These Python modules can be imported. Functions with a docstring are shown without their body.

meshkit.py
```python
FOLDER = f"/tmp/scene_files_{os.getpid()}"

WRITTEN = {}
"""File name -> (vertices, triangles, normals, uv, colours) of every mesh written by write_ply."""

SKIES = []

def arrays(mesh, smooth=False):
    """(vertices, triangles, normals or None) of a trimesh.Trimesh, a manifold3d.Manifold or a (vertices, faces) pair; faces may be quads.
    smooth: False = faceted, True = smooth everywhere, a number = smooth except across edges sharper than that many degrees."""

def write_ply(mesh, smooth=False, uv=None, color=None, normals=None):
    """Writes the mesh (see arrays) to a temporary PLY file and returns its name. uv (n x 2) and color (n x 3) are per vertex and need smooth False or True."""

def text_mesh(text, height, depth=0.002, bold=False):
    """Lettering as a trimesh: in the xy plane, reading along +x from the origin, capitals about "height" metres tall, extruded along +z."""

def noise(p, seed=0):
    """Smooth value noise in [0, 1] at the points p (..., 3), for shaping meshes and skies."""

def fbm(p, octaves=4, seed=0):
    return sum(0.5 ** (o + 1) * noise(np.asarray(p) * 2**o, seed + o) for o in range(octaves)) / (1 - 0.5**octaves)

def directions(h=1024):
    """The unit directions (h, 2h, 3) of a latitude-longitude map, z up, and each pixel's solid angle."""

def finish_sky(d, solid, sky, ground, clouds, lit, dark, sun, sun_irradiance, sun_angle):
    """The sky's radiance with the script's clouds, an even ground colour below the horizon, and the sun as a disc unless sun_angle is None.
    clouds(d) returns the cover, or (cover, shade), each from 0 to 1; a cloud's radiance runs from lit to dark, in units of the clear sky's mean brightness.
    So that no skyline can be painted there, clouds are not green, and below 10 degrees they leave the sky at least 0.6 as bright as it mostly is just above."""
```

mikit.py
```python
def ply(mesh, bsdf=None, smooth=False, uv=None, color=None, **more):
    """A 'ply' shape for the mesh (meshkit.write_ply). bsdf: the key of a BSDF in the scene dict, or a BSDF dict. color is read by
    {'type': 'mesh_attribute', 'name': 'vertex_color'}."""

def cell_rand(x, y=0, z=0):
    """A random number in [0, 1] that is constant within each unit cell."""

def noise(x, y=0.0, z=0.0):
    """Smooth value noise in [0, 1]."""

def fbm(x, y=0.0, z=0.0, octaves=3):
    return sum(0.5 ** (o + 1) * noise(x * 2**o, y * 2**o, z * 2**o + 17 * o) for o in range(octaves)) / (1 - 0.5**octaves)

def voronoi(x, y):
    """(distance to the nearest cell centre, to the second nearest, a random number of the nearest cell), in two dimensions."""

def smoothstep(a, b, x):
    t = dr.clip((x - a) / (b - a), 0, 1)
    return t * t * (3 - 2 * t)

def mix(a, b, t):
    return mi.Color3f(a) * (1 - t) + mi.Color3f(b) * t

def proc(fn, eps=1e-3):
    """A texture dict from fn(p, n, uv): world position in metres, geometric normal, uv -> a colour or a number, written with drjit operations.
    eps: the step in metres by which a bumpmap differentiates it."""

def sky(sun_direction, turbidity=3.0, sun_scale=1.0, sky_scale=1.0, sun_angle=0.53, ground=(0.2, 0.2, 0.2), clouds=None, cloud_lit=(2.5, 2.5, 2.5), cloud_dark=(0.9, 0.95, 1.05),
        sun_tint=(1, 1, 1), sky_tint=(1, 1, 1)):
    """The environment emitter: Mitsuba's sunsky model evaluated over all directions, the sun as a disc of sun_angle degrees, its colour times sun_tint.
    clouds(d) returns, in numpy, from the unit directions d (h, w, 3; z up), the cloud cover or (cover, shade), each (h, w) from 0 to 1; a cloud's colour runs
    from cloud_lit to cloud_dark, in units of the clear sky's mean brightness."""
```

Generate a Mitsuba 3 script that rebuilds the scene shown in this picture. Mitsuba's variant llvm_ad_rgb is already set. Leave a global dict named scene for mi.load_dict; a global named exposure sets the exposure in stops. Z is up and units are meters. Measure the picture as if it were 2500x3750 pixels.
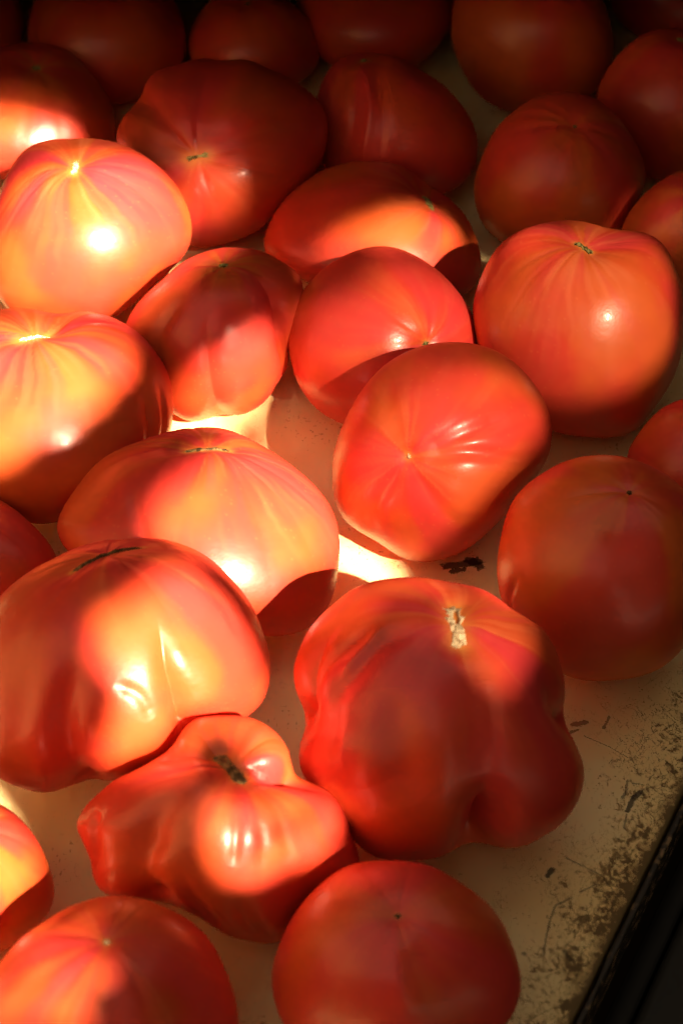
import json
import math
import numpy as np
import trimesh
import drjit as dr
import mitsuba as mi
import mikit
import meshkit
from mikit import noise, fbm, voronoi, smoothstep, mix
from shapely.geometry import Polygon, LineString

T = mi.ScalarTransform4f
scene, labels = {}, {}

# ------------------------------------------------------------------ camera
CAM = np.array([0.0, -0.63, 0.63])
scene['camera'] = {
    'type': 'thinlens', 'fov': 32.0, 'fov_axis': 'y',
    'aperture_radius': 0.0032, 'focus_distance': 0.83,
    'near_clip': 0.01, 'far_clip': 100.0,
    'to_world': T().look_at(origin=CAM.tolist(), target=[0, 0, 0], up=[0, 0, 1])}

# ------------------------------------------------------------------ light: low warm sun from the front right, shaped by unseen blockers round the table
SUN_AZ, SUN_EL = math.radians(30), math.radians(40)
SUN = np.array([math.sin(SUN_AZ) * math.cos(SUN_EL), -math.cos(SUN_AZ) * math.cos(SUN_EL), math.sin(SUN_EL)])
scene['sky'] = mikit.sky(SUN, turbidity=3, sun_tint=(1.0, 0.95, 0.87), sky_tint=(1.0, 0.70, 0.36), sky_scale=0.42, sun_angle=0.85,
                         clouds=lambda d: 0.7 + 0 * d[..., 0], cloud_lit=(1.35, 1.02, 0.66), cloud_dark=(1.2, 0.92, 0.6))
exposure = 4.55
TOP_SLAB = (-0.70, 2.0, 0.14, 2.0, 0.32, 0.34)  # extents of the unseen slabs and panels that shade the tomatoes
SIDE = (0.8, 0.82, -0.68, 0.85, -0.9, 0.8)
REAR_SLAB = (-0.70, 0.8, 0.27, 0.84, 0.145, 0.165)  # unseen slab that darkens the back rows
BLOCKER_OUTLINE = [(-0.30, -1.0), (-0.30, 1.0), (0.95, 1.0), (0.95, -1.0)]  # outline of the unseen sheet that blocks the sun
FRONT = (-1.6, 0.0, -1.12, -1.1, -0.9, 0.75)
FRONT2 = (0.0, 0.22, -1.12, -1.1, -0.9, 1.6)
LEFT = (-0.60, -0.58, -0.95, -0.04, -0.05, 0.70)  # extent of the unseen reflector on the left

# ------------------------------------------------------------------ materials
def skin_rough(p, n, uv):
    return 0.325 + 0.09 * fbm(p.x * 90, p.y * 90, p.z * 90) - 0.03 * noise(p.x * 900, p.y * 900, p.z * 900)


def skin_bump(p, n, uv):
    return 0.5 * fbm(p.x * 220, p.y * 220, p.z * 220) + 0.12 * noise(p.x * 1400, p.y * 1400, p.z * 1400)


scene['tomato_skin'] = {'type': 'bumpmap', 'scale': 0.00022, 'arbitrary': mikit.proc(skin_bump, eps=3e-4), 'bsdf': {
    'type': 'principled', 'base_color': {'type': 'mesh_attribute', 'name': 'vertex_color'}, 'roughness': mikit.proc(skin_rough), 'specular': 0.33, 'clearcoat': 0.35, 'clearcoat_gloss': 0.90}}


def cork_color(p, n, uv):
    a = fbm(p.x * 900, p.y * 900, p.z * 900)
    return mix((0.30, 0.18, 0.09), (0.72, 0.57, 0.36), smoothstep(0.3, 0.6, a))


def brown_color(p, n, uv):
    a = fbm(p.x * 700, p.y * 700, p.z * 700)
    return mix((0.07, 0.035, 0.012), (0.28, 0.16, 0.06), smoothstep(0.4, 0.7, a))


def green_color(p, n, uv):
    a = fbm(p.x * 700, p.y * 700, p.z * 700)
    return mix((0.06, 0.045, 0.010), (0.36, 0.30, 0.10), smoothstep(0.35, 0.65, a))


for nm, fn in (('cork', cork_color), ('brown_scar', brown_color), ('green_scar', green_color)):
    scene[nm] = {'type': 'twosided', 'bsdf': {'type': 'principled', 'base_color': mikit.proc(fn), 'roughness': 0.8, 'specular': 0.3}}


# ------------------------------------------------------------------ tomato shapes
def smooth_interp(tab,phi):
    n=len(tab); x=(phi/(2*np.pi)*n)%n
    i=np.floor(x).astype(int); f=x-i
    p=[tab[(i+k)%n] for k in (-1,0,1,2)]
    return p[1]+.5*f*(p[2]-p[0]+f*(2*p[0]-5*p[1]+4*p[2]-p[3]+f*(3*(p[1]-p[2])+p[3]-p[0])))
def ang(d,p): return np.arccos(np.clip(d@p,-1,1))
def seg_dist(d,poly):
    """(distance, param 0..1) in chord units from unit dirs to a polyline of unit dirs"""
    best=np.full(len(d),9.);tt=np.zeros(len(d)); n=max(len(poly)-1,1)
    if len(poly)==1: return np.linalg.norm(d-poly[0],axis=1),tt
    for k in range(len(poly)-1):
        a,b=poly[k],poly[k+1]; ab=b-a
        t=np.clip((d-a)@ab/(ab@ab+1e-12),0,1)
        q=np.linalg.norm(d-(a+t[:,None]*ab),axis=1)
        m=q<best; best[m]=q[m]; tt[m]=((k+t)/n)[m]
    return best,tt
def frame(w):
    u=np.cross([0,0,1.],w); u/=np.linalg.norm(u); return u,np.cross(w,u)
def body(P,d):
    """unit directions d -> local points of the tomato"""
    a,c=P['a'],P['c']; w=np.asarray(P['w'],float); u,v=frame(w)
    s2=np.array([a,a,c])
    e=d*s2
    nrm=d/s2; nrm/=np.linalg.norm(nrm,axis=1,keepdims=True)
    x,y,z=e@u,e@v,e@w
    phi=np.arctan2(y,x)
    dl=np.cos(phi)[:,None]*u+np.sin(phi)[:,None]*v
    # silhouette radius of the ellipsoid seen along w
    A=np.diag(1/s2**2); 
    Auw=dl@A; al=(Auw*dl).sum(1)-((Auw@w)**2)/(w@A@w)
    Rel=1/np.sqrt(al)
    rho=np.clip(np.hypot(x,y)/Rel,0,1)
    k=smooth_interp(np.asarray(P['r'],float),phi)
    kb=np.mean(P['r'])
    ke=kb+(k-kb)*rho**P.get('pw',2.0)
    p=(x*ke)[:,None]*u+(y*ke)[:,None]*v+z[:,None]*w*kb**.5
    R=(a*a*c)**(1/3)
    # calyx end
    st=np.asarray(P['stem'],float).reshape(-1,3)
    sc=st.mean(0); sc/=np.linalg.norm(sc)
    g,_=seg_dist(d,st)
    h=-P.get('dim',.05)*np.exp(-(g/P.get('dimw',.22))**2)
    h+=P.get('sh',.02)*np.exp(-((g-.55)/.3)**2)
    q,azi=azim(d,sc)
    n=P.get('ribs',0)
    if n:
        az=azi+P.get('warp',.25)*np.sin(2*azi+P.get('ph',0))+.15*np.sin(3*azi+2*P.get('ph',0))
        gr=(1-np.abs(np.sin(n*az/2+P.get('ph',0))))**2
        amp=.6+.4*np.sin(1.7*azi+3*P.get('ph',0))
        env=np.clip(g/.25,0,1)*np.exp(-(g/P.get('ribw',.85))**2)
        h-=P.get('riba',.03)*gr*env*amp
        # fine secondary ribs near the calyx
        h-=.003*(1-np.abs(np.sin(n*2.3*az/2+1.3)))**2*np.clip(g/.12,0,1)*np.exp(-(g/.5)**2)
    for cr in P.get('cr',[]):   # creases and bulges: polyline of dirs, depth (fraction of R, + = groove), width, sharp
        dd,tt=seg_dist(d,curve(np.asarray(cr[0],float)))
        tap=np.ones(len(d)) if cr[4]==0 else np.clip(tt/.6,0,1)**2*(3-2*np.clip(tt/.6,0,1)) if cr[4]==2 else np.clip((1-tt)/.6,0,1)**2*(3-2*np.clip((1-tt)/.6,0,1)) if cr[4]==3 else np.clip(np.sin(np.pi*np.clip(tt*.94+.03,0,1))*1.6,0,1)
        prof=np.exp(-(dd/cr[2])**2) if cr[3]==0 else np.exp(-dd/cr[2])*.6+.4*np.exp(-(dd/cr[2]/1.8)**2)
        h-=cr[1]*prof*tap
    rng=np.random.default_rng(P['seed'])
    for k in range(5):   # gentle unevenness
        f=rng.normal(size=3)*1.5; h+=.008*np.sin(d@f*1.6+rng.uniform(0,6.28))
    return p+nrm*(h*R)[:,None]
def azim(d,sc):
    t=np.cross(sc,[.3,.9,.1]); t/=np.linalg.norm(t); b=np.cross(sc,t)
    return ang(d,sc),np.arctan2(d@b,d@t)

def curve(q):
    """A smooth curve of unit directions through the given ones."""
    if len(q)<3: return q
    e=np.vstack([2*q[0]-q[1],q,2*q[-1]-q[-2]]); o=[]
    for k in range(len(q)-1):
        p0,p1,p2,p3=e[k:k+4]
        for t in np.linspace(0,1,6,endpoint=False): o.append(p1+.5*t*(p2-p0+t*(2*p0-5*p1+4*p2-p3+t*(3*(p1-p2)+p3-p0))))
    o=np.array(o+[q[-1]]); return o/np.linalg.norm(o,axis=1,keepdims=True)


ICO = {k: trimesh.creation.icosphere(k) for k in (5, 6, 7)}
RED, PINK, ORANGE = np.array([0.50, 0.033, 0.014]), np.array([0.56, 0.041, 0.034]), np.array([0.52, 0.088, 0.017])
YELLOW, GREEN = np.array([0.62, 0.140, 0.052]), np.array([0.36, 0.20, 0.025])


def sstep(a, b, x):
    t = np.clip((x - a) / (b - a), 0, 1)
    return t * t * (3 - 2 * t)


def skin_colors(P, d, p):
    rng = np.random.default_rng(P['seed'] + 100)
    st = np.asarray(P['stem'], float).reshape(-1, 3)
    sc = st.mean(0) / np.linalg.norm(st.mean(0))
    g0, _ = seg_dist(d, st)
    g, az = azim(d, sc)
    o = rng.uniform(0, 50, 3)
    big = meshkit.fbm(d * 1.7 + o, 3, P['seed'])
    mid = meshkit.fbm(d * 5.0 + o, 3, P['seed'] + 7)
    tone = P.get('tone', 0.3)
    wob = az + 0.10 * np.sin(3 * g + rng.uniform(0, 6)) + 0.12 * (mid - 0.5)

    def streak(freq, seed):   # one-dimensional noise round the calyx, closed on itself
        q = np.stack([np.cos(wob) * freq, np.sin(wob) * freq, 0.9 * g + 0 * wob], 1) + o
        return meshkit.noise(q, seed)

    wide, fine = streak(2.2, 11), streak(7.0, 12)
    hair = streak(14.0, 13)
    col = RED + (PINK - RED) * (sstep(0.30, 0.75, 1 - big) * (0.8 - 0.6 * tone))[:, None]
    k = np.clip(sstep(0.42, 0.66, wide * 0.5 + big * 0.5) * (0.35 + 0.75 * tone) + 0.25 * tone, 0, 1)
    col = col + (ORANGE - col) * k[:, None]
    env = np.exp(-(g / 0.95) ** 2) * P.get('stripe', 1.0)
    s = (0.48 * sstep(0.55, 0.80, fine) + 0.42 * sstep(0.56, 0.80, hair)) * env
    s += 0.28 * sstep(0.55, 0.8, wide) * env * sstep(0.1, 0.4, g)
    col = col + (YELLOW - col) * np.clip(s, 0, 0.75)[:, None]
    dark = sstep(0.58, 0.80, 1 - fine) * env * 0.5
    dark = np.maximum(dark, P.get('pinkstripe', 0.5) * sstep(0.52, 0.72, 1 - wide) * np.exp(-(g / 1.2) ** 2))
    col = col + (np.array([0.53, 0.030, 0.046]) - col) * np.clip(dark, 0, 0.85)[:, None]
    halo = np.exp(-(g0 / P.get('halo', 0.07)) ** 2) * (0.55 + 0.45 * fine)
    col = col + (np.array([0.60, 0.26, 0.05]) - col) * np.clip(halo * 0.8, 0, 1)[:, None]
    sh = np.exp(-(g0 / 0.30) ** 2) * P.get('green', 0.0) * sstep(0.3, 0.7, fine)
    col = col + (GREEN - col) * np.clip(sh, 0, 1)[:, None]
    speck = meshkit.noise(d * 60 + o, P['seed'] + 3)   # pale lenticels
    col = col + (YELLOW - col) * (0.28 * sstep(0.86, 0.95, speck))[:, None]
    return np.clip(col * (0.92 + 0.16 * mid[:, None]), 0, 1)


def scar_mesh(P):
    """The corky scar at the calyx: a ragged raised patch that follows the skin."""
    rng = np.random.default_rng(P['seed'] + 200)
    st = np.asarray(P['stem'], float).reshape(-1, 3)
    sc = st.mean(0) / np.linalg.norm(st.mean(0))
    R = (P['a'] ** 2 * P['c']) ** (1 / 3)
    if len(st) > 1:
        t1 = st[1] - st[0]
        half = np.linalg.norm(t1) / 2
        t1 = t1 - sc * (t1 @ sc)
    else:
        t1, half = np.cross(sc, [0.3, 0.8, 0.2]), 0.0
    t1 /= np.linalg.norm(t1)
    t2 = np.cross(sc, t1)
    wd = P.get('scar', 0.003) / R
    na, nr = 96, 9
    th = np.arange(na) * 2 * np.pi / na
    jag = 0.50 + 1.0 * rng.random(na) ** 2.0 + 0.18 * np.sin(5 * th + rng.uniform(0, 6))
    if P.get('smoothscar'):
        jag = 0.9 + 0.18 * np.sin(2 * th + 1) + 0.15 * rng.random(na)
    V = [np.zeros(2)]
    for i in range(1, nr + 1):
        f = i / nr
        for j in range(na):
            rj = wd * f * (1 + (jag[j] - 1) * f ** 1.5)
            V.append([rj * math.cos(th[j]) + half * f * np.tanh(3 * math.cos(th[j])), rj * math.sin(th[j]) * (1 + 0.25 * math.sin(4 * th[j] + P['seed']))])
    V = np.array(V)
    d = sc + V[:, :1] * t1 + V[:, 1:] * t2
    d /= np.linalg.norm(d, axis=1, keepdims=True)
    p = body(P, d)
    out = p / np.linalg.norm(p, axis=1, keepdims=True)
    f = np.r_[0, np.repeat(np.arange(1, nr + 1) / nr, na)]
    nz = meshkit.noise(p * 900, P['seed'])
    lift = (0.0003 + 0.0011 * nz) * (1 - f ** 3) + 0.00015 * (1 - f)
    lift[f >= 0.999] = -0.0004
    if P.get('hole'):
        lift = lift * 1.5 - 0.004 * (np.hypot((V[:, 0] + 0.35 * half) / (0.45 * half), V[:, 1] / (0.32 * wd)) < 1)
    v = p + out * lift[:, None]
    F = []
    for j in range(na):
        k = (j + 1) % na
        F.append([0, 1 + j, 1 + k])
        for i in range(nr - 1):
            a, b = 1 + i * na, 1 + (i + 1) * na
            F += [[a + j, b + j, b + k], [a + j, b + k, a + k]]
    return trimesh.Trimesh(v, F, process=False)


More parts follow.
